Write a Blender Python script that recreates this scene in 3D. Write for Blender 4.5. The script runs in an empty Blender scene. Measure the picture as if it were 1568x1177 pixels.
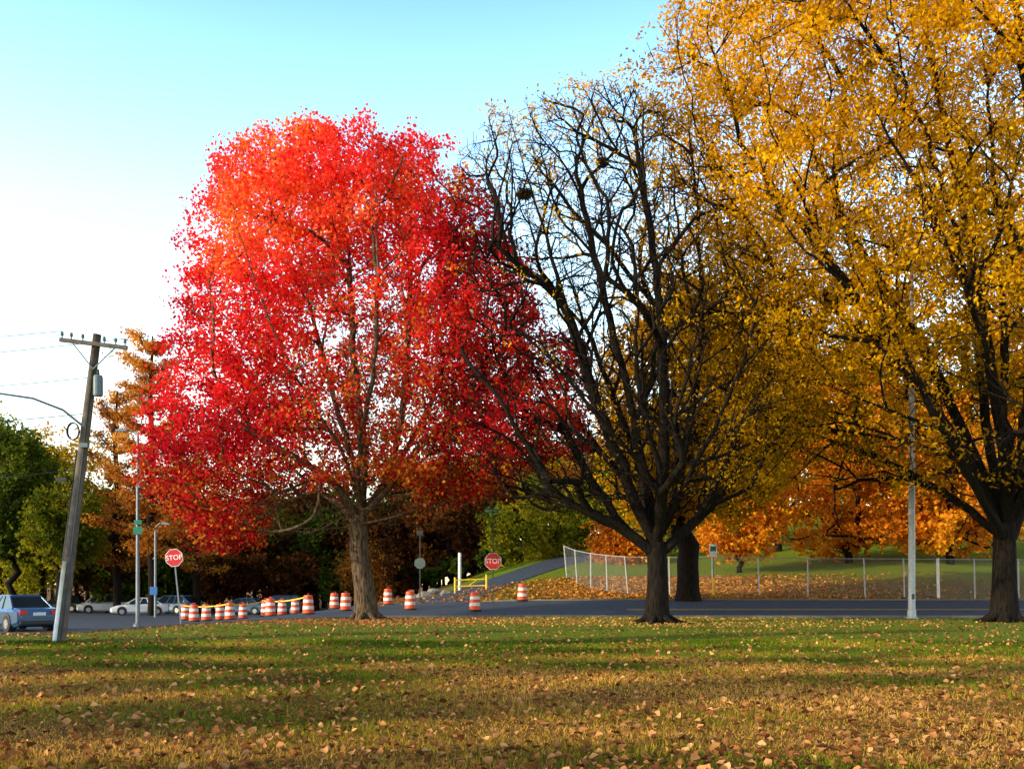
import bpy, math, numpy as np, time, bmesh
from mathutils import Vector, Matrix, kdtree
T0=time.time()
scene=bpy.context.scene
# ---------------------------------------------------------------- image pixel to world helpers
F=1524.4; CX=784.0; HY=893.0; CH=1.6
def gx(b,d): return (b-CX)*d/F            # image pixel column -> world X at distance d
def gz(e,d): return CH+(HY-e)*d/F         # image pixel row -> world Z at distance d
def ss(a,b,v):
    t=np.clip((np.asarray(v,float)-a)/(b-a),0,1); return t*t*(3-2*t)
def H(x,y):
    x=np.asarray(x,float); y=np.asarray(y,float); yy=np.minimum(y,150)
    m=ss(-14,6,x)
    z=m*(0.6*ss(48,58,y)+0.09*np.maximum(0,yy-57))+0.05*np.maximum(0,yy-65)*ss(10,35,x)
    L=ss(9,19,-x)
    z=z-L*(0.35*ss(28,40,y)+0.017*(np.clip(y,40,100)-40))
    z=z+0.03*np.sin(x*0.5+1)*np.sin(y*0.37)*ss(46,40,y)
    return z
def h1(x,y): return float(H(x,y))
# ---------------------------------------------------------------- materials
def newmat(name):
    m=bpy.data.materials.new(name); m.use_nodes=True
    nt=m.node_tree; nt.nodes.clear(); return m,nt
def N(nt,t,**k):
    n=nt.nodes.new(t)
    for a,b in k.items(): setattr(n,a,b)
    return n
def paint(name,col,rough=0.5,metal=0.0,var=0.15,scale=6.0,bump=0.0,spec=0.5):
    m,nt=newmat(name); o=N(nt,'ShaderNodeOutputMaterial'); p=N(nt,'ShaderNodeBsdfPrincipled')
    tc=N(nt,'ShaderNodeTexCoord'); no=N(nt,'ShaderNodeTexNoise'); no.inputs['Scale'].default_value=scale; no.inputs['Detail'].default_value=6
    nt.links.new(tc.outputs['Object'],no.inputs['Vector'])
    mp=N(nt,'ShaderNodeMapRange'); mp.inputs['From Min'].default_value=.3; mp.inputs['From Max'].default_value=.7
    mp.inputs['To Min'].default_value=1-var; mp.inputs['To Max'].default_value=1+var
    nt.links.new(no.outputs['Fac'],mp.inputs['Value'])
    vm=N(nt,'ShaderNodeVectorMath',operation='SCALE'); vm.inputs[0].default_value=col[:3]
    nt.links.new(mp.outputs[0],vm.inputs['Scale']); nt.links.new(vm.outputs[0],p.inputs['Base Color'])
    p.inputs['Roughness'].default_value=rough; p.inputs['Metallic'].default_value=metal
    p.inputs['Specular IOR Level'].default_value=spec
    if bump>0:
        b=N(nt,'ShaderNodeBump'); b.inputs['Strength'].default_value=bump; b.inputs['Distance'].default_value=.05
        nt.links.new(no.outputs['Fac'],b.inputs['Height']); nt.links.new(b.outputs[0],p.inputs['Normal'])
    nt.links.new(p.outputs[0],o.inputs['Surface']); return m
def leafmat(name,trans=0.4,boost=1.3):
    m,nt=newmat(name); o=N(nt,'ShaderNodeOutputMaterial'); at=N(nt,'ShaderNodeAttribute',attribute_name='Col')
    d=N(nt,'ShaderNodeBsdfDiffuse'); t=N(nt,'ShaderNodeBsdfTranslucent')
    sc=N(nt,'ShaderNodeVectorMath',operation='SCALE'); sc.inputs['Scale'].default_value=boost
    nt.links.new(at.outputs['Color'],sc.inputs[0])
    nt.links.new(at.outputs['Color'],d.inputs['Color']); nt.links.new(sc.outputs[0],t.inputs['Color'])
    a=N(nt,'ShaderNodeMixShader'); a.inputs[0].default_value=trans
    nt.links.new(d.outputs[0],a.inputs[1]); nt.links.new(t.outputs[0],a.inputs[2])
    nt.links.new(a.outputs[0],o.inputs['Surface'])
    return m
def barkmat(name,c1,c2):
    m,nt=newmat(name); o=N(nt,'ShaderNodeOutputMaterial'); p=N(nt,'ShaderNodeBsdfPrincipled')
    tc=N(nt,'ShaderNodeTexCoord'); mp=N(nt,'ShaderNodeMapping'); mp.inputs['Scale'].default_value=(9,9,1.3)
    no=N(nt,'ShaderNodeTexNoise'); no.inputs['Scale'].default_value=1.6; no.inputs['Detail'].default_value=8; no.inputs['Roughness'].default_value=.65
    nt.links.new(tc.outputs['Object'],mp.inputs[0]); nt.links.new(mp.outputs[0],no.inputs['Vector'])
    cr=N(nt,'ShaderNodeValToRGB'); cr.color_ramp.elements[0].position=.38; cr.color_ramp.elements[1].position=.64
    cr.color_ramp.elements[0].color=(*c1,1); cr.color_ramp.elements[1].color=(*c2,1)
    nt.links.new(no.outputs['Fac'],cr.inputs[0]); nt.links.new(cr.outputs[0],p.inputs['Base Color'])
    b=N(nt,'ShaderNodeBump'); b.inputs['Strength'].default_value=.9; b.inputs['Distance'].default_value=.06
    nt.links.new(no.outputs['Fac'],b.inputs['Height']); nt.links.new(b.outputs[0],p.inputs['Normal'])
    p.inputs['Roughness'].default_value=.9; p.inputs['Specular IOR Level'].default_value=.1
    nt.links.new(p.outputs[0],o.inputs['Surface']); return m
LEAF=leafmat('leaf',.42,1.35); DRY=leafmat('dry_leaf',.15,1.0); GRASS=leafmat('grass_blade',.30,1.3)
BARK_T=barkmat('maple_bark',(0.022,0.014,0.009),(0.17,0.11,0.065))
BARK_D=barkmat('dark_bark',(0.004,0.003,0.0025),(0.022,0.015,0.010))
# ---------------------------------------------------------------- mesh builder
class MB:
    def __init__(s): s.v=[];s.f=[];s.m=[]
    def add(s,vs,fs,mi=0):
        o=len(s.v); s.v+= [tuple(map(float,p)) for p in vs]; s.f+=[tuple(o+i for i in f) for f in fs]; s.m+=[mi]*len(fs)
    def box(s,c,size,mi=0,rz=0.0,M=None):
        x,y,z=[a/2 for a in size]
        vs=[Vector((sx*x,sy*y,sz*z)) for sx in(-1,1) for sy in(-1,1) for sz in(-1,1)]
        R=Matrix.Rotation(rz,3,'Z') if M is None else M
        vs=[R@v+Vector(c) for v in vs]
        s.add(vs,[(0,1,3,2),(4,6,7,5),(0,4,5,1),(2,3,7,6),(0,2,6,4),(1,5,7,3)],mi)
    def tube(s,p0,p1,r0,r1=None,mi=0,n=10):
        s.path([p0,p1],[r0,r0 if r1 is None else r1],mi,n)
    def path(s,pts,rs,mi=0,n=8):
        if not hasattr(rs,'__len__'): rs=[rs]*len(pts)
        P=[Vector(p) for p in pts]; k=len(P); vs=[];fs=[]
        for i in range(k):
            t=(P[min(i+1,k-1)]-P[max(i-1,0)]).normalized()
            ref=Vector((0,0,1)) if abs(t.z)<.9 else Vector((1,0,0))
            u=t.cross(ref).normalized(); w=t.cross(u)
            for j in range(n):
                a=2*math.pi*j/n; vs.append(P[i]+(u*math.cos(a)+w*math.sin(a))*rs[i])
        for i in range(k-1):
            for j in range(n):
                j2=(j+1)%n; fs.append((i*n+j,i*n+j2,(i+1)*n+j2,(i+1)*n+j))
        fs.append(tuple(range(n))); fs.append(tuple((k-1)*n+j for j in reversed(range(n))))
        s.add(vs,fs,mi)
    def lathe(s,prof,o=(0,0,0),mis=0,n=16):
        vs=[(o[0]+r*math.cos(2*math.pi*j/n),o[1]+r*math.sin(2*math.pi*j/n),o[2]+z) for r,z in prof for j in range(n)]
        o0=len(s.v); s.v+=[tuple(map(float,v)) for v in vs]
        for i in range(len(prof)-1):
            mi=mis[i] if hasattr(mis,'__len__') else mis
            s.f+=[(o0+i*n+j,o0+i*n+(j+1)%n,o0+(i+1)*n+(j+1)%n,o0+(i+1)*n+j) for j in range(n)]; s.m+=[mi]*n
    def prism(s,poly,y0,y1,mi=0):
        n=len(poly); vs=[(x,y0,z) for x,z in poly]+[(x,y1,z) for x,z in poly]
        fs=[tuple(range(n)),tuple(reversed(range(n,2*n)))]+[(i,i+n,(i+1)%n+n,(i+1)%n) for i in range(n)]
        s.add(vs,fs,mi)
    def build(s,name,mats,loc=(0,0,0),rz=0,smooth=False,parent=None,bevel=0):
        me=bpy.data.meshes.new(name); me.from_pydata(s.v,[],s.f)
        for m in mats: me.materials.append(m)
        me.polygons.foreach_set('material_index',s.m)
        if smooth: me.polygons.foreach_set('use_smooth',[True]*len(s.f))
        me.update(); ob=bpy.data.objects.new(name,me); scene.collection.objects.link(ob)
        ob.location=loc; ob.rotation_euler=(0,0,rz)
        if parent: ob.parent=parent
        if bevel:
            b=ob.modifiers.new('b','BEVEL'); b.width=bevel; b.segments=2; b.limit_method='ANGLE'
        return ob
def npmesh(name,V,faces_n,idx,mat,cols=None,parent=None,smooth=False,loc=(0,0,0)):
    me=bpy.data.meshes.new(name); nf=len(idx)//faces_n
    me.vertices.add(len(V)); me.vertices.foreach_set('co',np.ascontiguousarray(V,dtype=np.float32).ravel())
    me.loops.add(len(idx)); me.loops.foreach_set('vertex_index',np.ascontiguousarray(idx,dtype=np.int32))
    me.polygons.add(nf); me.polygons.foreach_set('loop_start',np.arange(nf,dtype=np.int32)*faces_n)
    me.materials.append(mat)
    if smooth: me.polygons.foreach_set('use_smooth',np.ones(nf,bool))
    me.update(calc_edges=True)
    if cols is not None:
        a=me.color_attributes.new('Col','FLOAT_COLOR','POINT')
        c=np.ones((len(V),4),np.float32); c[:,:3]=cols; a.data.foreach_set('color',c.ravel())
    ob=bpy.data.objects.new(name,me); scene.collection.objects.link(ob); ob.location=loc
    if parent: ob.parent=parent
    return ob
def empty(name,loc=(0,0,0)):
    e=bpy.data.objects.new(name,None); e.empty_display_size=.5; e.location=loc; scene.collection.objects.link(e); return e
# ---------------------------------------------------------------- noise / leaves
def noise3(p,freq,seed):
    r=np.random.default_rng(seed); out=np.zeros(len(p))
    for i in range(7):
        k=r.normal(size=3); k/=np.linalg.norm(k); out+=np.sin(p@k*freq*(.7+.12*i)*2+r.uniform(0,6.28))
    return out/2.6
def unit(v): return v/np.maximum(np.linalg.norm(v,axis=-1,keepdims=True),1e-9)
def pick(pal,q,rng,jit=.18):
    pal=np.array(pal); k=len(pal); f=np.clip(q,0,.9999)*(k-1); i=f.astype(int); t=(f-i)[:,None]
    c=pal[i]*(1-t)+pal[np.minimum(i+1,k-1)]*t
    return np.clip(c*(1+rng.normal(0,jit,size=(len(q),1))),0.003,.95)
def leaves(name,C,L,W,cols,mat,rng,parent=None,upbias=0.0,droop=0.0,fold=.15):
    n=len(C); a=rng.normal(size=(n,3)); a[:,2]-=droop; a=unit(a); nr=rng.normal(size=(n,3)); nr[:,2]+=upbias; b=unit(np.cross(nr,a)); nn=np.cross(a,b)
    s=rng.uniform(.65,1.3,size=(n,1)); L=L*s; W=W*s
    V=np.stack([C-a*L*.5, C-b*W*.5+nn*fold*W, C+a*L*.5, C+b*W*.5+nn*fold*W],1).reshape(-1,3)
    return npmesh(name,V,4,np.arange(4*n),mat,np.repeat(cols,4,axis=0),parent)
# ---------------------------------------------------------------- tree skeleton
class Tree:
    def __init__(s,seed,nmax=160000):
        s.rng=np.random.default_rng(seed); s.P=np.zeros((nmax,3)); s.D=np.zeros((nmax,3)); s.par=np.full(nmax,-1); s.ok=np.zeros(nmax,bool); s.n=0; s.ch=[]
    def chain(s,start,pts,ok=True):
        ids=[] if start<0 else [start]; prev=start
        for k,p in enumerate(pts):
            i=s.n; s.P[i]=p; s.par[i]=prev; s.ok[i]=ok
            if prev>=0: s.D[i]=unit(np.array(p)-s.P[prev])
            else: s.D[i]=(0,0,1)
            prev=i; s.n+=1; ids.append(i)
        s.ch.append(ids); return ids
    def curve(s,start,tip,seg=.6,wob=.05,up=.2,stiff=.5):
        p0=s.P[start]; v=tip-p0; L=np.linalg.norm(v)
        if L<.05: return
        t0=s.D[start]*L*stiff; e=unit(v/L+np.array([0,0,up]))*L*stiff
        n=max(2,int(L/seg)); t=np.linspace(0,1,n+1)[1:,None]
        p=(2*t**3-3*t**2+1)*p0+(t**3-2*t**2+t)*t0+(-2*t**3+3*t**2)*tip+(t**3-t**2)*e
        a=s.rng.normal(size=3)*wob*L; b=s.rng.normal(size=3)*wob*L*.6
        p=p+np.sin(t*math.pi)*a*.6+np.sin(t*2*math.pi)*b*.6+s.rng.normal(size=p.shape)*.045*seg*(t<1)
        s.chain(start,p)
    def attach(s,tip,bend=.8,cand=None,**k):
        c_=np.arange(s.n) if cand is None else cand
        df=tip-s.P[c_]; d=np.linalg.norm(df,axis=1)+1e-6; c=(df*s.D[c_]).sum(1)/d
        cost=d*(1+bend*(1-c)); cost[~s.ok[c_]]=1e9
        cost+=.4*np.maximum(0,-df[:,2])
        s.curve(int(c_[cost.argmin()]),tip,**k)
    def attach_many(s,tips,bend,chunk=600,**k):
        for a in range(0,len(tips),chunk):
            ids=np.nonzero(s.ok[:s.n])[0]; kd=kdtree.KDTree(len(ids))
            for j,i in enumerate(ids): kd.insert(s.P[i],j)
            kd.balance()
            for q in tips[a:a+chunk]:
                s.attach(q,bend,cand=ids[[f[1] for f in kd.find_n(q,30)]],**k)
    def radii(s,rt=.011,e=2.1):
        n=s.n; acc=np.zeros(n)
        for i in range(n-1,-1,-1):
            if acc[i]==0: acc[i]=rt**e
            p=s.par[i]
            if p>=0: acc[p]+=acc[i]
        s.r=acc**(1/e); return s.r
    def wood(s,name,mat,parent=None):
        VV=[];II=[];off=0
        for ids in s.ch:
            if len(ids)<2: continue
            p=s.P[ids]; r=s.r[ids].copy()
            if ids is not s.ch[0]: r[0]=min(r[0],r[1]*1.25)
            if len(r)>3: r[1:-1]=(r[:-2]+r[1:-1]*2+r[2:])/4
            m=r.max(); n=12 if m>.16 else 7 if m>.06 else 4 if m>.022 else 3
            t=np.gradient(p,axis=0); t=unit(t); md=np.abs(p[-1]-p[0]); ref=np.zeros(3); ref[md.argmin()]=1
            u=unit(np.cross(t,ref)); w=np.cross(t,u); a=np.arange(n)*2*math.pi/n
            ring=p[:,None,:]+(u[:,None,:]*np.cos(a)[None,:,None]+w[:,None,:]*np.sin(a)[None,:,None])*r[:,None,None]
            k=len(ids); VV.append(ring.reshape(-1,3)); i=np.arange(k-1)[:,None]*n; j=np.arange(n)[None,:]; j2=(j+1)%n
            II.append((np.stack([i+j,i+j2,i+n+j2,i+n+j],-1)+off).reshape(-1)); off+=k*n
        return npmesh(name,np.concatenate(VV),4,np.concatenate(II),mat,None,parent,smooth=True)
class Env:
    """crown envelope: rows of (z,xl,xr), round in plan about y0"""
    def __init__(s,rows,y0,dep=.85,maxb=99):
        r=np.array(sorted(rows)); s.z=r[:,0]; s.l=r[:,1]; s.r=r[:,2]; s.y0=y0; s.dep=dep; s.maxb=maxb
    def sample(s,rng,n,pw=.5,gap=None,gf=.5,gs=0):
        out=[]; tot=0
        while tot<n:
            m=n*3; z=rng.uniform(s.z[0],s.z[-1],m); l=np.interp(z,s.z,s.l); r=np.interp(z,s.z,s.r); a=(r-l)/2
            keep=rng.uniform(0,(s.r-s.l).max()/2,m)**2<a*a*rng.uniform(0,1,m)*2; z,l,r,a=z[keep],l[keep],r[keep],a[keep]
            q=rng.uniform(0,1,len(z))**pw; th=rng.uniform(0,2*math.pi,len(z))
            p=np.stack([(l+r)/2+a*q*np.cos(th), s.y0+np.minimum(a*s.dep,s.maxb)*q*np.sin(th), z],1)
            if gap is not None: p=p[noise3(p,gf,gs)>gap]
            out.append(p); tot+=len(p)
        return np.concatenate(out)[:n]
def rows_from(tab,d): return [(gz(y,d),gx(a,d),gx(b,d)) for y,a,b in tab]
def roots(t,base,r,rng,n=7,length=1.1):
    for k in range(n):
        a=2*math.pi*k/n+rng.uniform(-.3,.3); L=length*rng.uniform(.6,1.2); dx,dy=math.cos(a),math.sin(a)
        pts=[(base[0]+dx*r*.5,base[1]+dy*r*.5,base[2]+.75),(base[0]+dx*r*.95,base[1]+dy*r*.95,base[2]+.28),(base[0]+dx*(r+L*.35),base[1]+dy*(r+L*.35),base[2]+.07),(base[0]+dx*(r+L),base[1]+dy*(r+L),base[2]-.1)]
        ids=t.chain(-1,pts,ok=False); t.rootr[tuple(ids)]=[r*.42,r*.33,r*.2,r*.07]
def hero_tree(name,base,fork_pts,limbs,env,seed,bark,n1,n2,n3,rt,e,bend,leaffn,up=.25,rootr=.45,seg=.6,gap=-.5,gf=.35,wob=.05):
    t=Tree(seed); rng=t.rng; t.rootr={}
    em=empty(name,base)
    trunk=t.chain(-1,fork_pts,ok=False); top=trunk[-1]; t.ok[top]=True; t.ok[trunk[-2]]=True
    for L in limbs:
        pts=[np.array(p,float) for p in L[1]]
        start=trunk[L[0]]
        cp=[t.P[start]]+pts; dense=[]
        for i in range(len(cp)-1):
            p0=cp[max(i-1,0)];p1=cp[i];p2=cp[i+1];p3=cp[min(i+2,len(cp)-1)]
            m=max(2,int(np.linalg.norm(p2-p1)/seg))
            for k in range(1,m+1):
                u=k/m; q=.5*((2*p1)+(-p0+p2)*u+(2*p0-5*p1+4*p2-p3)*u*u+(-p0+3*p1-3*p2+p3)*u**3)
                dense.append(q+rng.normal(size=3)*.035)
        t.chain(start,dense)
    b=np.array(fork_pts[-1])
    for st,(n,pw,sg,wb) in enumerate(((n1,.4,seg,wob),(n2,.45,seg*.7,wob),(n3,.42,.4,wob*1.3))):
        tp=env.sample(rng,n,pw,gap,gf,seed); tp=tp[np.argsort(np.linalg.norm(tp-b,axis=1))]
        if st<2:
            for q in tp: t.attach(q,bend=bend,seg=sg,wob=wb,up=up)
        else:
            rng.shuffle(tp); t.attach_many(tp,bend,seg=sg,wob=wb,up=up)
    roots(t,np.array(base),rootr,rng)
    t.radii(rt,e)
    for ids,rr in t.rootr.items():
        for i,r in zip(ids,rr): t.r[i]=r
    for i in trunk:
        hgt=t.P[i][2]-base[2]; t.r[i]=rootr*(1+.45*math.exp(-max(hgt,0)/.35))*(1-.03*hgt)
    P=t.P[:t.n].copy(); t.P[:t.n]-=np.array(base)
    t.wood('trunk_and_branches',bark,em)
    leaffn(t,P,np.array(base),em,rng)
    print(name,t.n,'nodes',round(time.time()-T0,1)); return em
def leaf_cloud(t,P,base,em,rng,n,rthr,jit,L,W,colf,mask=None,zmul=.8,name='leaves',droop=0,upbias=.4,sub=6,spr=.16,rmask=None):
    idx=np.nonzero((t.r[:t.n]<rthr)&(t.D[:t.n]**2).sum(1).astype(bool))[0]
    if mask is not None: idx=idx[mask(P[idx],rng)]
    m=n//sub+1; c=P[rng.choice(idx,m)]+rng.normal(size=(m,3))*jit*np.array([1,1,zmul])
    if rmask is not None: c=c[rmask(c)]; m=len(c); n=m*sub
    q=np.repeat(c,sub,axis=0)[:n]+rng.normal(size=(n,3))*np.array([spr,spr,spr*.8])
    cr=np.repeat(rng.uniform(0,1,m),sub)[:n]
    return leaves(name,q-base,L,W,colf(q,cr,rng),LEAF,rng,em,upbias=upbias,droop=droop)
# ---------------------------------------------------------------- palettes
RED=[(0.26,0.005,0.012),(0.52,0.012,0.018),(0.80,0.028,0.030),(0.92,0.08,0.035),(0.95,0.26,0.05)]
ORANGE=[(0.22,0.06,0.010),(0.46,0.13,0.010),(0.68,0.23,0.014),(0.74,0.36,0.02)]
GOLD=[(0.22,0.11,0.006),(0.44,0.22,0.007),(0.66,0.34,0.009),(0.85,0.44,0.012)]
OLIVE=[(0.12,0.068,0.004),(0.31,0.16,0.004),(0.62,0.31,0.005),(0.93,0.50,0.009)]
GREEN=[(0.022,0.038,0.008),(0.045,0.07,0.009),(0.09,0.12,0.012),(0.22,0.20,0.018)]
YGREEN=[(0.07,0.09,0.008),(0.18,0.17,0.010),(0.34,0.27,0.014),(0.52,0.35,0.016)]
RUST=[(0.025,0.011,0.006),(0.06,0.022,0.008),(0.13,0.045,0.011),(0.28,0.11,0.016)]
CYP=[(0.12,0.038,0.012),(0.32,0.10,0.016),(0.55,0.21,0.025),(0.74,0.36,0.05)]
# ================================================================ TERRAIN
def axis(lo,hi,far0,far1,step=1.0):
    a=list(np.arange(lo,hi+.01,step)); s=step;x=hi
    while x<far1: s*=1.35; x+=s; a.append(x)
    s=step;x=lo
    while x>far0: s*=1.35; x-=s; a.insert(0,x)
    return np.array(a)
def grid_mesh(name,X,Y,Z,mat):
    ny,nx=X.shape; V=np.stack([X,Y,Z],-1).reshape(-1,3)
    i=np.arange(ny-1)[:,None]*nx; j=np.arange(nx-1)[None,:]
    idx=np.stack([i+j,i+j+1,i+nx+j+1,i+nx+j],-1).reshape(-1)
    return npmesh(name,V,4,idx,mat,smooth=True)
def near_y(x): return np.interp(x,[-90,-60,-40,-18.8,-13.8,-6,0,20,40,90],[2,15,27,36.8,41.6,46.3,47,46.6,46,45])
def far_y(x): return np.interp(x,[-90,-16,-11,-8,3,80],[104,104,70,60,57.3,57])
gm,nt=newmat('lawn_and_leaf_litter')
o=N(nt,'ShaderNodeOutputMaterial');p=N(nt,'ShaderNodeBsdfPrincipled');tc=N(nt,'ShaderNodeTexCoord')
def nz(scale,det=5,rough=.6):
    n=N(nt,'ShaderNodeTexNoise'); n.inputs['Scale'].default_value=scale; n.inputs['Detail'].default_value=det; n.inputs['Roughness'].default_value=rough
    nt.links.new(tc.outputs['Object'],n.inputs['Vector']); return n
def ramp(src,a,b,ca,cb,extra=None):
    r=N(nt,'ShaderNodeValToRGB'); e=r.color_ramp.elements; e[0].position=a;e[1].position=b; e[0].color=(*ca,1);e[1].color=(*cb,1)
    if extra:
        x=r.color_ramp.elements.new(extra[0]); x.color=(*extra[1],1)
    nt.links.new(src,r.inputs[0]); return r
def mix(f,a,b):
    m=N(nt,'ShaderNodeMix',data_type='RGBA')
    for s_,i in ((f,0),(a,6),(b,7)):
        nt.links.new(s_,m.inputs[i])
    return m.outputs[2]
fine=nz(28,8,.75); med=nz(2.2,6); big=nz(.22,4); vfine=nz(90,3,.7)
green=ramp(fine.outputs['Fac'],.3,.72,(0.025,0.045,0.002),(0.27,0.34,0.008))
brown=ramp(fine.outputs['Fac'],.3,.72,(0.05,0.020,0.006),(0.62,0.29,0.055),(.5,(0.22,0.10,0.022)))
litter=ramp(vfine.outputs['Fac'],.3,.7,(0.07,0.03,0.012),(0.36,0.15,0.04))
sp=N(nt,'ShaderNodeSeparateXYZ'); nt.links.new(tc.outputs['Object'],sp.inputs[0])
def mr(src,a,b,c,d):
    m=N(nt,'ShaderNodeMapRange',interpolation_type='SMOOTHSTEP'); 
    for k,v in zip(('From Min','From Max','To Min','To Max'),(a,b,c,d)): m.inputs[k].default_value=v
    nt.links.new(src,m.inputs['Value']); return m.outputs[0]
def mth(op,a,b):
    m=N(nt,'ShaderNodeMath',operation=op,use_clamp=False)
    for i,v in enumerate((a,b)):
        if isinstance(v,(int,float)): m.inputs[i].default_value=v
        else: nt.links.new(v,m.inputs[i])
    return m.outputs[0]
ynear=mr(sp.outputs['Y'],15,27,.98,.0)
dry=mth('ADD',ynear,mth('MULTIPLY',mth('SUBTRACT',med.outputs['Fac'],.5),2.0)); dry=mth('ADD',dry,mth('MULTIPLY',mth('SUBTRACT',big.outputs['Fac'],.5),1.6))
dryc=mr(dry,.1,.8,0,1)
lawn=mix(dryc,green.outputs[0],brown.outputs[0])
far=mr(sp.outputs['Y'],57,60,0,1); hill=mr(sp.outputs['Y'],66,74,1,.0); xr=mr(sp.outputs['X'],0,5,.45,1)
lf=mth('MULTIPLY',mth('MULTIPLY',far,hill),xr); lf=mth('MULTIPLY',lf,mr(med.outputs['Fac'],.35,.55,.3,.9))
lf2=mth('MULTIPLY',mr(sp.outputs['X'],-2,-9,0,1),far); lf=mth('MAXIMUM',lf,lf2)
col=mix(lf,lawn,litter.outputs[0])
nt.links.new(col,p.inputs['Base Color']); p.inputs['Roughness'].default_value=.95; p.inputs['Specular IOR Level'].default_value=.1
b=N(nt,'ShaderNodeBump'); b.inputs['Strength'].default_value=.9; b.inputs['Distance'].default_value=.08; nt.links.new(fine.outputs['Fac'],b.inputs['Height']); nt.links.new(b.outputs[0],p.inputs['Normal'])
nt.links.new(p.outputs[0],o.inputs['Surface'])
ax=axis(-70,90,-1500,1500); ay=axis(-60,155,-900,2500)
X,Y=np.meshgrid(ax,ay); Z=H(X,Y)
grid_mesh('ground',X,Y,Z,gm)
asph=paint('asphalt',(0.034,0.038,0.056),.85,0,.35,3.0,.3,.3)
xs=np.arange(-88,90,.8); vv=np.linspace(0,1,60)
X=np.repeat(xs[None,:],60,0); Y=near_y(xs)[None,:]*(1-vv[:,None])+far_y(xs)[None,:]*vv[:,None]
grid_mesh('road',X,Y,H(X,Y)+.03,asph)
def strip(name,pts,w,dz,mat,n=90,cross=7):
    pts=np.array(pts,float); u=np.linspace(0,len(pts)-1,n); 
    def cr(k):
        i=np.clip(u.astype(int),0,len(pts)-2); t=u-i; g=lambda j: pts[np.clip(j,0,len(pts)-1),k]
        p0,p1,p2,p3=g(i-1),g(i),g(i+1),g(i+2)
        return .5*(2*p1+(-p0+p2)*t+(2*p0-5*p1+4*p2-p3)*t*t+(-p0+3*p1-3*p2+p3)*t**3)
    x,y=cr(0),cr(1); dx,dy=np.gradient(x),np.gradient(y); l=np.hypot(dx,dy); nx,ny=-dy/l,dx/l
    s=np.linspace(-w/2,w/2,cross); X=x[None,:]+nx[None,:]*s[:,None]; Y=y[None,:]+ny[None,:]*s[:,None]
    return grid_mesh(name,X,Y,H(X,Y)+dz,mat)
strip('side_road',[(-5.6,56.5),(-4.8,62),(-3.2,70),(-0.2,80),(5.0,92),(14,106),(30,118)],5.4,.045,asph,140)
yl=paint('yellow_line_paint',(0.55,0.36,0.03),.7); wl=paint('white_line_paint',(0.7,0.7,0.68),.7)
cx=np.arange(6,88,2.0)
strip('road_centre_line',[(x,51.9) for x in cx],.12,.036,yl,120,2)
strip('road_centre_line',[(x,52.2) for x in cx],.12,.036,yl,120,2)
strip('road_edge_line',[(x,float(near_y(x))+.6) for x in np.arange(-60,88,3.0)],.1,.036,wl,200,2)
conc=paint('kerb_concrete',(0.14,0.13,0.11),.9,0,.2,4)
def kerb(name,fy,x0,x1):
    mb=MB(); xs=np.arange(x0,x1,1.0)
    for i,x in enumerate(xs):
        y=float(fy(x)); z=h1(x,y); mb.v+=[(x,y-.08,z-.1),(x,y-.08,z+.11),(x,y+.08,z+.11),(x,y+.08,z-.1)]
        if i:
            a=(i-1)*4; 
            for k in range(3): mb.f.append((a+k,a+4+k,a+5+k,a+1+k)); mb.m.append(0)
    mb.build(name,[conc])
kerb('kerb',lambda x: near_y(x)-.05,-85,88); kerb('kerb',lambda x: far_y(x)+.05,-1.5,88)
# ================================================================ HERO TREES
d=44.0; bx,by=gx(560,d),d; base=(bx,by,h1(bx,by))
def W3(b,e,dd,off=0): return (gx(b,dd),dd+off,gz(e,dd))
redrows=rows_from([(196,440,500),(210,395,530),(222,368,650),(244,338,700),(282,320,735),(330,300,762),(380,284,790),(430,266,825),(480,270,868),(515,284,890),(550,250,902),(600,228,912),(650,214,912),(700,208,895),(740,214,790),(775,250,690),(800,285,640),(832,300,420)],d)
rlimbs=[(-1,[W3(543,720,d,.3),W3(505,600,d,.8),W3(465,450,d,1.2),W3(425,265,d,1)]),
 (-1,[W3(562,700,d,-.6),W3(548,560,d,-1),W3(540,420,d,-.8),W3(520,230,d,-.4)]),
 (-1,[W3(585,740,d,.4),W3(612,640,d,.6),W3(622,500,d,1),W3(625,255,d,1.5)]),
 (-1,[W3(600,750,d,-.8),W3(650,690,d,-1.4),W3(730,620,d,-2),W3(840,540,d,-2)]),
 (-2,[W3(520,745,d,-.6),W3(450,700,d,-1.6),W3(360,650,d,-2.4),W3(245,620,d,-2.6)]),
 (-2,[W3(515,770,d,.8),W3(460,735,d,2.0),W3(390,660,d,3),W3(310,520,d,3.6)]),
 (-1,[W3(590,720,d,1.6),W3(650,600,d,3),W3(720,400,d,4)]),
 (-1,[W3(545,700,d,2),W3(510,560,d,4),W3(480,300,d,5)]),
 (-1,[W3(560,700,d,-2.0),W3(595,560,d,-4.2),W3(600,300,d,-5)]),
 (-1,[W3(535,700,d,-1.8),W3(460,560,d,-4),W3(390,340,d,-5)])]
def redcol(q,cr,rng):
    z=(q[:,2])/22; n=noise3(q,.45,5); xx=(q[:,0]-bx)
    v=.34+.24*n+.55*(z-.45)+.36*(cr-.5); v=v+.38*np.exp(-((xx+2.2)/3.8)**2-((q[:,2]-16.5)/4.5)**2)+.12*ss(4,8,xx)  # right side brightened to offset its shade; lit top-centre patch painted in
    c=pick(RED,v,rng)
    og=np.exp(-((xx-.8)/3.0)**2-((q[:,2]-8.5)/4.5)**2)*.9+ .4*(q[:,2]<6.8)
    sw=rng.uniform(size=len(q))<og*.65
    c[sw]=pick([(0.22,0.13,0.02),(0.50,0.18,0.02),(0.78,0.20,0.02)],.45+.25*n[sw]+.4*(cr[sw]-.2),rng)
    return c
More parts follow.
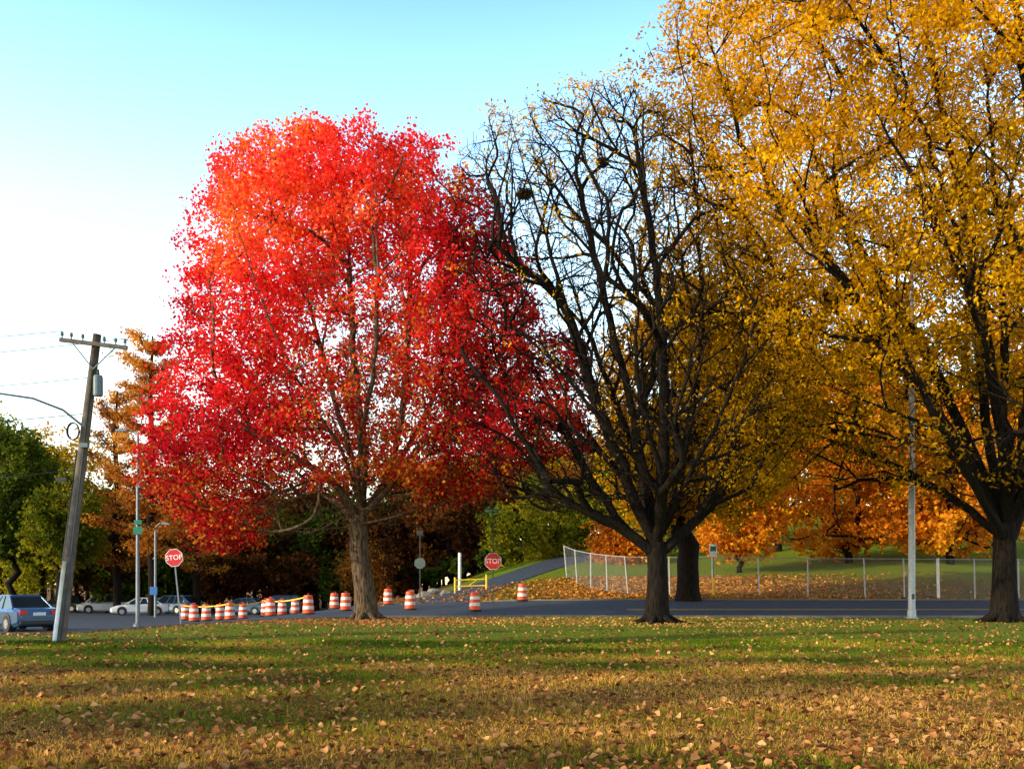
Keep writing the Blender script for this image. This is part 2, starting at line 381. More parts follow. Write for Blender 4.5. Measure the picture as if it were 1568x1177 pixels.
def redgap(c):
    k=noise3(c,.75,11)+.5*noise3(c,1.9,12)>-.95
    k&=~((c[:,2]<gz(745,44))&(c[:,0]>gx(400,44))&(c[:,0]<gx(640,44)))
    h_=((c[:,0]-gx(560,44))/2.6)**2+((c[:,2]-gz(560,44))/4.2)**2
    return k&~((h_<1)&(noise3(c,1.2,13)<.2)&(c[:,1]<45))
def redleaf(t,P,b0,em,rng):
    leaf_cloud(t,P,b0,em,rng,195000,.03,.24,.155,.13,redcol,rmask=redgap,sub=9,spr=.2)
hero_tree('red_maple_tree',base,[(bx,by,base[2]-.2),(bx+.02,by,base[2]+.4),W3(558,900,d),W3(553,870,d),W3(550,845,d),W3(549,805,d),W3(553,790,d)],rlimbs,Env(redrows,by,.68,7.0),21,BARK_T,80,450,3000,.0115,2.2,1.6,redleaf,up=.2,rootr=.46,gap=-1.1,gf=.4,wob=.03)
# --- bare honey locust (middle)
d2=40.6; bx2,by2=gx(1006,d2),d2; base2=(bx2,by2,h1(bx2,by2))
mrows=rows_from([(140,880,1000),(170,810,1040),(200,730,1060),(250,690,1095),(300,678,1130),(350,674,1160),(400,672,1190),(450,670,1210),(520,665,1240),(580,655,1255),(630,650,1262),(680,680,1235),(730,710,1190),(780,800,1130)],d2)
D=d2
mlimbs=[(-2,[W3(940,805,D,-.4),W3(860,765,D,-1),W3(790,690,D,-1.6),W3(690,640,D,-2)]),
 (-2,[W3(945,790,D,.5),W3(890,700,D,.6),W3(820,560,D,1),W3(760,430,D,1.4),W3(720,320,D,1.6)]),
 (-1,[W3(975,775,D,-.3),W3(920,640,D,-.6),W3(865,480,D,-1),W3(800,270,D,-1.2)]),
 (-1,[W3(990,760,D,.4),W3(975,640,D,.8),W3(930,450,D,1),W3(880,220,D,1.2)]),
 (-1,[W3(1012,750,D,-.4),W3(1012,640,D,-.9),W3(1000,450,D,-1.2),W3(965,220,D,-1.2)]),
 (-1,[W3(1035,770,D,.4),W3(1060,650,D,1),W3(1085,500,D,1.5),W3(1085,330,D,2)]),
 (-2,[W3(1060,800,D,-.4),W3(1110,700,D,-1),W3(1170,570,D,-1.4),W3(1200,460,D,-1.6)]),
 (-2,[W3(1075,790,D,.6),W3(1130,730,D,1.2),W3(1200,640,D,1.6),W3(1250,560,D,2)]),
 (-1,[W3(1000,740,D,2),W3(960,600,D,3.5),W3(900,430,D,4.5)]),
 (-1,[W3(1000,740,D,-2),W3(960,600,D,-3.5),W3(960,430,D,-4.5)]),
 (-1,[W3(1020,720,D,2.4),W3(1040,580,D,4),W3(1060,430,D,5)]),
 (-1,[W3(1000,760,D,-2),W3(900,660,D,-4),W3(810,560,D,-4.5)]),
 (-1,[W3(985,760,D,1.5),W3(900,640,D,3),W3(800,500,D,4)]),
 (-1,[W3(1030,760,D,-2),W3(1090,620,D,-4),W3(1120,500,D,-4.5)])]
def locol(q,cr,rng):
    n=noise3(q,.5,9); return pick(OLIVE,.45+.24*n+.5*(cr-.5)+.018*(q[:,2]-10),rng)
def midleaf(t,P,b0,em,rng):
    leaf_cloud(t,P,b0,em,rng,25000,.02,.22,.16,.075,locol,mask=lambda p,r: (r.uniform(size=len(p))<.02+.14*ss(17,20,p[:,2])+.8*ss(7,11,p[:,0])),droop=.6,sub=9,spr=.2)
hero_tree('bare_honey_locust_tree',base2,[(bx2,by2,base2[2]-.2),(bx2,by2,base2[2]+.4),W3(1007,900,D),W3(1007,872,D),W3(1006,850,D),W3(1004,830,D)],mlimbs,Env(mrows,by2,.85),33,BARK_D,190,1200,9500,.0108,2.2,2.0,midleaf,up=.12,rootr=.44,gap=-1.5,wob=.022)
# --- golden honey locust (right)
d3=42.0; bx3,by3=gx(1538,d3),d3; base3=(bx3,by3,h1(bx3,by3)); D=d3
grows=rows_from([(-190,1400,1750),(-120,1220,1850),(-50,1090,1930),(0,1040,1980),(40,1000,2010),(80,980,2030),(140,995,2050),(200,1010,2070),(260,980,2080),(340,975,2080),(420,985,2070),(500,995,2060),(580,1035,2030),(650,1090,1990),(700,1150,1940),(750,1240,1860)],d3)
glimbs=[(-2,[W3(1490,740,D,-.5),W3(1420,640,D,-1),W3(1340,540,D,-1.5),W3(1230,400,D,-2),W3(1130,270,D,-2)]),
 (-1,[W3(1500,690,D,.6),W3(1430,520,D,1.2),W3(1330,340,D,2),W3(1260,160,D,2.5),W3(1200,20,D,3)]),
 (-1,[W3(1525,680,D,-.4),W3(1490,500,D,-1),W3(1440,300,D,-1.6),W3(1390,100,D,-2),W3(1370,-60,D,-2)]),
 (-1,[W3(1545,680,D,.5),W3(1555,480,D,1),W3(1540,260,D,1),W3(1520,20,D,1)]),
 (-2,[W3(1590,740,D,.4),W3(1660,600,D,.6),W3(1740,420,D,1),W3(1820,200,D,1)]),
 (-1,[W3(1570,680,D,-.8),W3(1630,500,D,-2),W3(1670,260,D,-2.5),W3(1680,20,D,-3)]),
 (-2,[W3(1480,760,D,1.2),W3(1380,690,D,2.5),W3(1270,640,D,3.5),W3(1150,560,D,4)]),
 (-1,[W3(1500,690,D,-2.5),W3(1420,560,D,-5),W3(1320,420,D,-7),W3(1230,300,D,-8)]),
 (-1,[W3(1520,680,D,-3),W3(1500,500,D,-6),W3(1470,300,D,-8)]),
 (-1,[W3(1560,680,D,-3),W3(1600,500,D,-6),W3(1640,300,D,-8)]),
 (-1,[W3(1520,680,D,3),W3(1470,480,D,6),W3(1400,300,D,8)]),
 (-1,[W3(1570,680,D,3),W3(1600,480,D,6),W3(1640,300,D,8)]),
 (-1,[W3(1505,700,D,-1.5),W3(1455,560,D,-3),W3(1390,380,D,-4),W3(1330,200,D,-4)]),
 (-1,[W3(1535,690,D,-1.5),W3(1525,480,D,-3.5),W3(1500,260,D,-4),W3(1480,60,D,-4)]),
 (-2,[W3(1470,770,D,-2),W3(1370,680,D,-4.5),W3(1280,560,D,-6),W3(1160,470,D,-7)])]
def rightgap(c):
    r=np.random.default_rng(8).uniform(size=len(c))
    k=noise3(c,.55,3)+.5*noise3(c,1.5,4)>-.85+.85*ss(12,20,c[:,0])-.45*ss(19,24,c[:,2])
    return k&~((c[:,2]<gz(600,42))&(c[:,0]>gx(1230,42))&(r<.7))
def rightleaf(t,P,b0,em,rng):
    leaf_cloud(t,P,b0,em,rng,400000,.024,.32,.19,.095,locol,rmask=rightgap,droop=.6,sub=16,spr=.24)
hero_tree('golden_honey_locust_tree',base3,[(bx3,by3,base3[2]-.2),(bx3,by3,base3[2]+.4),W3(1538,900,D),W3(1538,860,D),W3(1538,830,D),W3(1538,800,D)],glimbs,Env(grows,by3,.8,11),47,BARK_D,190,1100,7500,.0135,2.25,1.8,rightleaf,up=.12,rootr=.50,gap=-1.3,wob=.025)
# ================================================================ OTHER TREES
def simple_tree(name,b,d,top,hw,bot,pal,nl,ls,seed,tr=.3,bark=BARK_D,X=None,Y=None,Hh=None,R=None,cb=None,gap=-.5,tips=(26,150,380),off=.45,jit=.5,sway=1.0):
    rng=np.random.default_rng(seed)
    if X is None:
        X=gx(b,d);Y=d;zt=gz(top,d);R=hw*d/F;cb=gz(bot,d)
    else: zt=Hh
    z0=h1(X,Y); hh=zt-cb
    prof=[(0,.55),(.15,.9),(.4,1.0),(.65,.86),(.85,.55),(.95,.3),(1,.1)]
    rows=[(cb+hh*f,X-R*w*rng.uniform(.88,1.08),X+R*w*rng.uniform(.88,1.08)) for f,w in prof]
    env=Env(rows,Y,.9); t=Tree(seed,30000); em=empty(name,(X,Y,z0))
    fz=max(cb-.5,z0+1.5); k=5
    pts=[(X+rng.normal()*.06*i*sway,Y+rng.normal()*.06*i*sway,z0-.3+(fz-z0+.3)*i/k) for i in range(k+1)]
    n=6; pts+=[(pts[-1][0]+rng.normal()*.25*i/3*sway,pts[-1][1]+rng.normal()*.25*i/3*sway,fz+(zt-fz)*.8*i/n) for i in range(1,n+1)]
    ids=t.chain(-1,pts)
    for i in ids[:k]: t.ok[i]=False
    for n_,pw in zip(tips,(.6,.5,.45)):
        tp=env.sample(rng,n_,pw,gap,.5,seed); tp=tp[np.argsort(np.linalg.norm(tp-np.array([X,Y,fz]),axis=1))]
        for q in tp: t.attach(q,bend=.9,seg=.9,wob=.04,up=.15)
    t.radii(.02,2.1); s=tr/t.r[ids[1]]
    t.r[:t.n]=np.maximum(t.r[:t.n]*min(s,1.6) if s>1 else t.r[:t.n]*s,.012); t.r[ids[0]]*=1.4
    P=t.P[:t.n].copy(); b0=np.array([X,Y,z0]); t.P[:t.n]-=b0; t.wood('trunk_and_branches',bark,em)
    cf=lambda q,cr,r: pick(pal,off+.2*noise3(q,.5,seed+1)+.4*(cr-.5),r)
    leaf_cloud(t,P,b0,em,rng,nl,.05,jit,ls,ls*.75,cf,mask=lambda p,r:noise3(p,.7,seed+3)>gap-.1)
    return em
simple_tree('oak_tree',1054,57,430,150,800,GOLD,30000,.24,101,tr=.62,tips=(30,250,800),off=.42)
simple_tree('orange_maple_tree',1300,80,560,130,845,ORANGE,22000,.30,102,tr=.3,off=.6)
simple_tree('golden_maple_tree',1455,78,590,120,840,ORANGE,20000,.30,103,tr=.3,off=.75)
simple_tree('orange_maple_tree',1130,76,690,75,850,ORANGE,11000,.27,104,tr=.2,off=.6)
simple_tree('orange_maple_tree',945,88,800,45,880,ORANGE,6000,.25,114,tr=.1,off=.5,tips=(12,60,200))
simple_tree('golden_maple_tree',1490,98,235,180,760,GOLD,36000,.40,105,tr=.5,off=.65)
simple_tree('golden_maple_tree',1320,96,400,120,790,GOLD,22000,.38,116,tr=.4,off=.55)
simple_tree('golden_maple_tree',1190,92,450,120,800,GOLD,20000,.36,106,tr=.4,off=.6)
simple_tree('orange_maple_tree',1620,92,230,110,780,ORANGE,15000,.38,107,tr=.4,off=.6)
simple_tree('green_maple_tree',1375,110,660,120,835,YGREEN,12000,.38,108,tr=.3)
simple_tree('yellow_maple_tree',1010,96,600,95,840,YGREEN,12000,.34,109,tr=.3,off=.5)
simple_tree('green_maple_tree',20,88,640,75,850,GREEN,18000,.32,110,tr=.3,off=.55)
simple_tree('green_maple_tree',95,84,720,60,860,YGREEN,12000,.30,111,tr=.25,off=.25)
simple_tree('linden_tree',815,100,735,80,870,YGREEN,14000,.32,112,tr=.25,off=.38)
simple_tree('linden_tree',895,112,742,60,852,YGREEN,12000,.34,117,tr=.25,off=.45,gap=-.9)
simple_tree('linden_tree',690,108,730,80,870,RUST,14000,.32,113,tr=.25,off=.6)
simple_tree('shrub_tree',560,88,835,45,915,RUST,5000,.2,115,tr=.1,off=.8,tips=(14,80,200))
# slender trees outside the frame, sun side, that lay long shadow bands on the lawn
for k,(s_,t_,R,Hh,cb,nl) in enumerate([(8.3,-27,.9,11,1.2,8000),(12.6,-30,1.6,16,1.5,15000),(16.6,-27,.8,15,1.5,9000),(20.4,-33,.9,17,2,9000),(25.0,-31,1.3,20,2,13000),(30.5,-38,.8,20,4,8000)]):
    X=.912*t_-.41*s_; Y=.41*t_+.912*s_
    simple_tree('poplar_tree',0,0,0,0,0,RUST,nl,.5,130+k,tr=.25,X=X,Y=Y,Hh=Hh,R=R,cb=cb,tips=(20,80,160),off=.5,jit=.18,gap=-1.3,sway=.3)
def cypress(name,b,d,top,hw,seed,nb=38,nl=20000):
    rng=np.random.default_rng(seed); X,Y=gx(b,d),d; z0=h1(X,Y); zt=gz(top,d); R=hw*d/F; hh=zt-z0
    t=Tree(seed,8000); em=empty(name,(X,Y,z0)); n=14
    ids=t.chain(-1,[(X+.1*math.sin(i),Y,z0-.2+(hh-.3)*i/n) for i in range(n+1)])
    C=[]
    for k in range(nb):
        f=.22+.78*(k/nb); a=k*2.4+rng.uniform(-.4,.4); L=R*(1.05-.62*f**1.3)*rng.uniform(.65,1.15)*(1 if f>.3 else .8)
        z=z0+hh*f; i=ids[min(n,int(f*n))]; tip=np.array([X+L*math.cos(a),Y+L*math.sin(a),z+L*.12])
        t.curve(i,tip,seg=.6,wob=.04,up=.25,stiff=.3)
        for u in np.linspace(.35,1.0,5):
            c=t.P[i]*(1-u)+tip*u; C.append((c,.30+.30*L/R))
    t.radii(.02,2.0); s=.35/t.r[ids[1]]; t.r[:t.n]*=s; b0=np.array([X,Y,z0]); t.P[:t.n]-=b0; t.wood('trunk_and_branches',BARK_D,em)
    C_=np.array([c for c,_ in C]); S=np.array([s for _,s in C]); w=rng.integers(0,len(C_),nl)
    q=C_[w]+rng.normal(size=(nl,3))*S[w][:,None]*np.array([1,1,.34]); v=.5+.25*noise3(q,.8,seed)+.12*rng.normal(size=nl)+.25*((q[:,2]-z0)/hh-.5)  # leaf colour lightened toward the crown top, as if sunlit
    leaves('leaves',q-b0,.26,.14,pick(CYP,v,rng),LEAF,rng,em,upbias=.8)
cypress('bald_cypress_tree',232,82,505,80,201,34,22000); cypress('bald_cypress_tree',178,90,590,66,202,28,12000)
cypress('bald_cypress_tree',300,92,640,70,203,30,8000)
def woods():
    rng=np.random.default_rng(77); em=empty('distant_trees',(0,0,0)); C=[];Cl=[];mb=MB()
    spec=[]
    def row(b0,b1,dmin,dmax,t0,t1,pals,n):
        for i in range(n):
            b=b0+(b1-b0)*(i+rng.uniform(.1,.9))/n; d=rng.uniform(dmin,dmax); spec.append((b,d,rng.uniform(t0,t1),pals[rng.integers(len(pals))]))
    row(-160,120,115,150,615,680,[YGREEN,CYP,GOLD],12)
    row(-120,230,95,112,700,780,[GREEN,YGREEN,RUST],12)
    row(110,520,104,125,725,790,[RUST,RUST,CYP,RUST],20)  # dark palette carries the shade of the woods under the red crown
    row(400,740,106,130,700,770,[RUST,RUST,GREEN],18)
    row(640,980,120,155,670,730,[YGREEN,GREEN,RUST,CYP],22)
    row(860,960,128,150,740,790,[GREEN,RUST],10)
    row(960,1500,135,170,600,700,[GOLD,ORANGE,YGREEN],16)
    row(1500,1900,120,160,350,560,[GOLD,ORANGE],8)
    row(150,620,98,104,835,875,[RUST,GREEN,RUST],16)
    row(580,900,112,124,810,850,[GREEN,RUST,RUST],12)
    row(570,770,98,106,845,872,[GREEN,RUST,RUST],16)
    for b,d,top,pal in spec:
        X,Y=gx(b,d),d; z0=h1(X,Y); zt=gz(top,d); h=max(zt-z0,2.5); R=min(h*.36,6.5)*rng.uniform(.8,1.15); nc=int(26*min(1,h/9))+8
        mb.tube((X,Y,z0-.3),(X+rng.normal()*.4,Y,z0+h*.75),.28*min(1,h/10),.06,0,6)
        cz=z0+h*.56; th=rng.uniform(0,6.28,nc); ph=np.arccos(rng.uniform(-1,1,nc)); rr=R*rng.uniform(.45,.95,nc)
        cc=np.stack([X+rr*np.sin(ph)*np.cos(th),Y+rr*np.sin(ph)*np.sin(th),cz+np.cos(ph)*rr/R*h*.44],1)
        for c in cc[:8]: mb.tube((X,Y,z0+h*.3),tuple(c),.08,.02,0,4)
        m=int(52*max(1,R*R/10)); q=np.repeat(cc,m,axis=0)+rng.normal(size=(nc*m,3))*R*np.array([.17,.17,.12])
        base=np.repeat(rng.uniform(-.22,.22,nc),m)
        q[:,2]=np.maximum(q[:,2],z0+.1)
        C.append(q); Cl.append(pick(pal,.42+base+rng.normal(size=len(q))*.12,rng))
    q=np.concatenate(C); print('woods leaves',len(q))
    leaves('leaves',q,.40,.32,np.concatenate(Cl),LEAF,rng,em,upbias=.4)
    mb.build('trunks',[BARK_D],parent=em)
woods()
print('trees done',round(time.time()-T0,1))
# ================================================================ GRASS & LEAF LITTER
rng=np.random.default_rng(5)
n=240000; yv=7+21*rng.uniform(0,1,n)**1.25; xv=rng.uniform(-1,1,n)*(.62*yv+2.5); zv=H(xv,yv)
q=np.stack([xv,yv,zv],1); a=rng.uniform(0,6.28,n); hgt=rng.uniform(.02,.06,n)*(1+.3*noise3(q,1.2,2)); w=.0045+.0035*yv/14
ln=rng.normal(size=(n,2))*.03
V=np.stack([np.stack([xv-np.cos(a)*w,yv-np.sin(a)*w,zv-.01],1),np.stack([xv+np.cos(a)*w,yv+np.sin(a)*w,zv-.01],1),np.stack([xv+ln[:,0],yv+ln[:,1],zv+np.maximum(hgt,.02)],1)],1).reshape(-1,3)
dr=.78-.70*ss(14,26,yv)+.34*noise3(q,.8,8)+.2*noise3(q,.2,18)+rng.normal(size=n)*.2
cg=pick([(0.045,0.08,0.004),(0.19,0.25,0.008),(0.38,0.20,0.026),(0.70,0.36,0.07)],dr,rng)
npmesh('grass',V,3,np.arange(3*n),GRASS,np.repeat(cg,3,axis=0))
def litter(name,n,fx,fy,size,pal,seed):
    rng=np.random.default_rng(seed); y=fy(rng,n); x=fx(rng,n,y); z=H(x,y)
    k=(y<near_y(x)-.1)|(y>far_y(x)+.1); x,y,z=x[k],y[k],z[k]; n=len(x)
    c=np.stack([x,y,z+.035],1); a=unit(np.stack([rng.normal(size=n),rng.normal(size=n),rng.normal(size=n)*.35],1)); nr=np.stack([rng.normal(size=n)*.6,rng.normal(size=n)*.6,np.ones(n)],1)
    b=unit(np.cross(nr,a)); nn=np.cross(a,b); s=(size*rng.uniform(.5,1.3,n))[:,None]
    P0=c-a*s*.55; P1=c-a*s*.1-b*s*.5+nn*s*.3; P2=c+a*s*.35-b*s*.3+nn*s*.25; P3=c+a*s*.6+nn*s*.1; P4=c+a*s*.35+b*s*.3+nn*s*.2; P5=c-a*s*.1+b*s*.5+nn*s*.3
    V=np.stack([P0,P1,P2,P3,P4,P5],1).reshape(-1,3); i=np.arange(n)[:,None]*6
    idx=np.concatenate([i+np.array([0,1,2,3]),i+np.array([0,3,4,5])],1).reshape(-1)
    npmesh(name,V,4,idx,DRY,np.repeat(pick(pal,rng.uniform(size=n),rng),6,axis=0))
BR=[(0.10,0.032,0.012),(0.25,0.09,0.03),(0.44,0.18,0.06),(0.68,0.33,0.13)]
litter('fallen_leaves',17000,lambda r,n,y:r.uniform(-1,1,n)*(.62*y+2),lambda r,n:7+38*r.uniform(0,1,n)**1.5,.078,BR,1)
litter('fallen_leaves',3500,lambda r,n,y:r.normal(size=n)*5+5,lambda r,n:r.uniform(36,47,n),.08,[(0.3,0.14,0.04),(0.5,0.28,0.06),(0.6,0.36,0.08)],2)
litter('fallen_leaves',16000,lambda r,n,y:7+10*r.normal(size=n)*r.uniform(.3,1,n)+4,lambda r,n:57.5+16*r.uniform(0,1,n)**1.3,.17,[(0.25,0.07,0.02),(0.48,0.18,0.03),(0.62,0.3,0.06),(0.22,0.08,0.03)],3)
litter('fallen_leaves',2500,lambda r,n,y:r.normal(size=n)*4-6.5,lambda r,n:r.uniform(38,46,n),.08,[(0.5,0.06,0.03),(0.45,0.16,0.05),(0.5,0.3,0.1)],4)
# ================================================================ STREET FURNITURE
orange=paint('drum_orange',(0.75,0.07,0.010),.45); white=paint('reflective_white',(0.72,0.72,0.70),.5); black=paint('black_rubber',(0.02,0.02,0.02),.8)
steel=paint('galvanised_steel',(0.17,0.19,0.22),.5,.35,.15,3); dsteel=paint('dark_steel',(0.06,0.065,0.07),.5,.4)
redp=paint('sign_red',(0.55,0.012,0.018),.4); greenp=paint('sign_green',(0.0,0.16,0.10),.4); bluep=paint('sign_blue',(0.02,0.12,0.35),.4)
yellow=paint('yellow_paint',(0.75,0.48,0.02),.5); wood=paint('weathered_pole_wood',(0.11,0.085,0.065),.9,0,.4,5,.4); whitep=paint('white_paint',(0.75,0.74,0.70),.5)
grey=paint('transformer_grey',(0.10,0.14,0.15),.5); tan=paint('stone',(0.20,0.18,0.15),.9,0,.3,3,.6)
glassy=paint('dark_glass',(0.02,0.025,0.03),.08)
def drum(b,d):
    X=gx(b,d); z=h1(X,d)+.03; mb=MB()
    prof=[(.36,0),(.36,.08),(.29,.085),(.29,.26),(.285,.27),(.28,.43),(.27,.44),(.265,.60),(.258,.61),(.25,.76),(.243,.77),(.235,.93),(.22,.98),(.05,1.0),(.0,1.0)]
    mi=[2,2,0,0,1,1,0,0,1,1,0,0,0,0]; mb.lathe(prof,(0,0,0),mi,18)
    mb.path([(-.1,0,.98),(-.1,0,1.07),(.1,0,1.07),(.1,0,.98)],.015,0,6)
    mb.build('traffic_drum',[orange,white,black],(X,d,z),rz=b*.37)
for b,d in [(284,63),(297,58),(316,60),(337,62),(352,57),(372,66),(407,58),(414,55),(432,64),(452,66),(472,51.5),(512,62),(529,55),(594,62),(628,54),(727,52),(800,58)]: drum(b,d)
mb=MB()
pts=[(gx(b,d),d,h1(gx(b,d),d)+.95) for b,d in [(284,63),(352,57),(407,58),(472,51.5)]]
for a_,b_ in zip(pts,pts[1:]):
    k=8; 
    for i in range(k):
        f=lambda t:(a_[0]*(1-t)+b_[0]*t,a_[1]*(1-t)+b_[1]*t-.3,a_[2]*(1-t)+b_[2]*t-.9*t*(1-t)*.5)
        p=f(i/k);q2=f((i+1)/k); mb.add([(p[0],p[1],p[2]-.03),(q2[0],q2[1],q2[2]-.03),(q2[0],q2[1],q2[2]+.03),(p[0],p[1],p[2]+.03)],[(0,1,2,3)],0)
mb.build('caution_tape',[yellow])
def text_mesh(s,size,mat,parent,loc,rz=0):
    c=bpy.data.curves.new('lettering','FONT'); c.body=s; c.size=size; c.align_x='CENTER'; c.align_y='CENTER'; c.offset=.008*size
    o_=bpy.data.objects.new('tmp',c); scene.collection.objects.link(o_); bpy.context.view_layer.update()
    me=bpy.data.meshes.new_from_object(o_.evaluated_get(bpy.context.evaluated_depsgraph_get())); bpy.data.objects.remove(o_)
    me.materials.clear(); me.materials.append(mat); ob=bpy.data.objects.new('lettering',me); scene.collection.objects.link(ob); ob.parent=parent
    ob.location=loc; ob.rotation_euler=(math.pi/2,0,rz); return ob
def octo(mb,r,y0,y1,z,mi):
    mb.prism([(r*math.cos(math.pi/8+k*math.pi/4),z+r*math.sin(math.pi/8+k*math.pi/4)) for k in range(8)],y0,y1,mi)
def stop_sign(b,d,dia,zc,lean=0,rz=0,extra=None):
    X=gx(b,d); z0=h1(X,d); e=empty('stop_sign',(X,d,z0)); e.rotation_euler=(0,lean,rz); h=zc-z0; top=h+dia*.45 if extra is None else extra-z0
    mb=MB(); mb.box((0,.03,top/2-.1),(.06,.04,top+.2),0); mb.build('post',[steel if extra is None else dsteel],parent=e)
    mb=MB(); octo(mb,dia/2*1.082,-.005,.004,h,1); octo(mb,dia/2*1.082*.94,-.009,-.006,h,0); mb.build('sign_face',[redp,white],parent=e)
    text_mesh('STOP',dia*.40,white,e,(0,-.012,h)); return e,h,z0
stop_sign(277,42.5,.74,gz(853,42.5),lean=-.10)
e,h,z0=stop_sign(755,54,.90,gz(859,54),extra=gz(776,54))
mb=MB(); mb.box((-.1,-.03,gz(782,54)-z0),(.75,.02,.24),0); mb.box((0,.06,gz(790,54)-z0),(.02,.6,.2),0); mb.build('street_name_plate',[greenp],parent=e)
text_mesh('PARK RD',.15,white,e,(-.1,-.043,gz(782,54)-z0))
X=gx(643,62); z0=h1(X,62); mb=MB(); t=gz(812,62)-z0
mb.box((0,0,t/2),(.07,.05,t),0); zz=gz(862,62)-z0; octo(mb,.36,-.05,-.03,zz,1); mb.box((0,-.03,t-.15),(.4,.02,.3),2)
mb.build('traffic_sign',[dsteel,grey,dsteel],(X,62,z0))
X=gx(211,46); z0=h1(X,46); mb=MB(); t=gz(662,46)-z0
mb.path([(0,0,0),(0,0,t)],[.10,.06],0,12); mb.lathe([(.2,0),(.2,.12),(.12,.2)],(0,0,0),0,12)
mb.path([(0,0,t-.15),(-.25,0,t+.05),(-.55,0,t+.1)],.03,0,8); mb.box((-.75,0,t+.1),(.5,.2,.1),0)
zz=gz(812,46)-z0; mb.box((.05,-.13,zz),(.42,.02,.34),1); mb.box((.05,-.13,zz+.38),(.36,.02,.2),1); mb.box((.1,-.13,gz(742,46)-z0),(.16,.2,.3),0); mb.path([(0,0,gz(765,46)-z0),(.25,-.05,gz(762,46)-z0)],.03,0,6)
mb.build('street_lamp',[steel,greenp],(X,46,z0))
X=gx(238,74); z0=h1(X,74); mb=MB(); t=gz(803,74)-z0
mb.path([(0,0,0),(0,0,t-.5),(.1,0,t-.1),(.35,0,t+.1),(.6,0,t+.1)],[.1,.08,.07,.06,.05],0,10); mb.prism([(.5,t+.02),(1.0,t+.0),(.95,t+.14),(.55,t+.2)],-.15,.15,0)
mb.box((-.1,-.12,gz(904,74)-z0),(.55,.03,.6),1); mb.build('street_lamp',[steel,bluep],(X,74,z0))
Y=46.0; X=gx(1396,46); z0=h1(X,Y); t=gz(408,46)-z0; mb=MB()
mb.path([(0,0,0),(0,0,t*.5),(0,0,t)],[.165,.135,.08],0,16); mb.lathe([(.26,0),(.26,.05),(.2,.07),(.19,.35),(.165,.4)],(0,0,0),0,16)
mb.path([(0,0,t-.2),(.3,0,t+.15),(.9,0,t+.25)],[.05,.04,.03],0,8); mb.prism([(.8,t+.2),(1.5,t+.16),(1.45,t+.28),(1.2,t+.36),(.85,t+.32)],-.16,.16,0)
mb.box((0,-.16,1.0),(.12,.04,.25),1)
mb.build('street_lamp',[paint('light_steel',(.42,.43,.45),.5,.2),dsteel],(X,Y,z0))
X=gx(1092,59.5); z0=h1(X,59.5); mb=MB(); t=gz(832,59.5)-z0
mb.box((0,0,t/2),(.07,.05,t),0); mb.box((0,0,.55),(.13,.1,1.15),1); mb.box((0,-.04,t-.4),(.45,.02,.75),2); mb.box((0,-.053,t-.3),(.36,.005,.3),3)
mb.build('park_sign',[steel,yellow,white,greenp],(X,59.5,z0))
d=28.0; X=gx(91,d); z0=h1(X,d); e=empty('utility_pole',(X,d,z0)); hh=gz(512,d)-z0; lx=gx(149,d)-X
def pp(f,dx=0,dy=0): return (lx*f+dx,dy,hh*f)
mb=MB(); mb.path([pp(-.03),pp(.3),pp(.7),pp(1)],[.17,.155,.13,.11],0,16); 
mb.path([pp(0,-.06,-.19),pp(.26,-.05,-.175)],[.06,.055],1,8); mb.path([pp(0,.1,-.16),pp(.5,.08,-.14),pp(.9,.06,-.13)],[.02,.02,.02],2,6)
mb.path([pp(0,-.16,-.06),pp(.62,-.14,-.05)],[.03,.025],2,8)
mb.build('pole',[wood,whitep,dsteel],parent=e,smooth=True)
mb=MB(); ca=hh*.965; cxx=lx*.965; M=Matrix.Rotation(.12,3,'Y')
mb.box((cxx,-.16,ca),(1.9,.09,.11),0,M=M)
for k in (-.88,-.62,-.3,.3,.62,.88):
    mb.lathe([(.02,0),(.02,.06),(.055,.08),(.035,.12),(.05,.15),(.0,.19)],(cxx+k,-.16,ca-.12*k+.06),1,10)
for s in (-1,1): mb.path([(cxx+s*.6,-.16,ca-.12*s*.6-.04),(cxx-.02,-.14,ca-.7)],.018,2,6)
mb.build('crossarm',[wood,grey,steel],parent=e)
mb=MB(); zt=gz(590,d)-z0; xt=lx*zt/hh+.24
mb.lathe([(.0,-.32),(.12,-.32),(.13,-.28),(.13,.2),(.11,.26),(0,.28)],(xt,-.1,zt),0,14); mb.lathe([(.03,.26),(.05,.32),(.03,.36),(.045,.4),(0,.44)],(xt,-.1,zt),1,8)
mb.box((xt-.1,-.05,zt),(.1,.08,.3),1)
zt=gz(683,d)-z0; mb.box((lx*zt/hh+.1,-.16,zt),(.22,.14,.12),0); zt=gz(735,d)-z0; mb.box((lx*zt/hh-.45,-.1,zt),(.3,.12,.1),1)
mb.build('transformer',[grey,dsteel],parent=e)
mb=MB(); za=gz(655,d)-z0; xa=lx*za/hh
mb.path([(xa,-.05,za),(xa-.5,-.3,za+.45),(xa-1.2,-.6,za+.72),(xa-2.4,-1.0,za+.85)],[.035,.032,.03,.025],0,8)
mb.prism([(xa-3.0,za+.8),(xa-2.3,za+.82),(xa-2.35,za+.95),(xa-2.85,za+.97)],-1.15,-.9,0)
c=[(xa-.28+.17*math.cos(a)*(1-.02*k),-.2+.02*k,za-.12+.24*math.sin(a)) for k in range(4) for a in np.linspace(0,2*math.pi,14)]
mb.path(c,.018,1,5); mb.build('lamp_arm',[steel,black],parent=e)
mb=MB()
def wire(p,q,sag,r=.012):
    mb.path([(p[0]+(q[0]-p[0])*t,p[1]+(q[1]-p[1])*t,p[2]+(q[2]-p[2])*t-sag*4*t*(1-t)) for t in np.linspace(0,1,24)],r,0,5)
for k in (-.88,.88): wire((cxx+k,-.16,ca-.12*k+.25),(cxx-34+k,1+k*2,ca+.5),.9,.010)
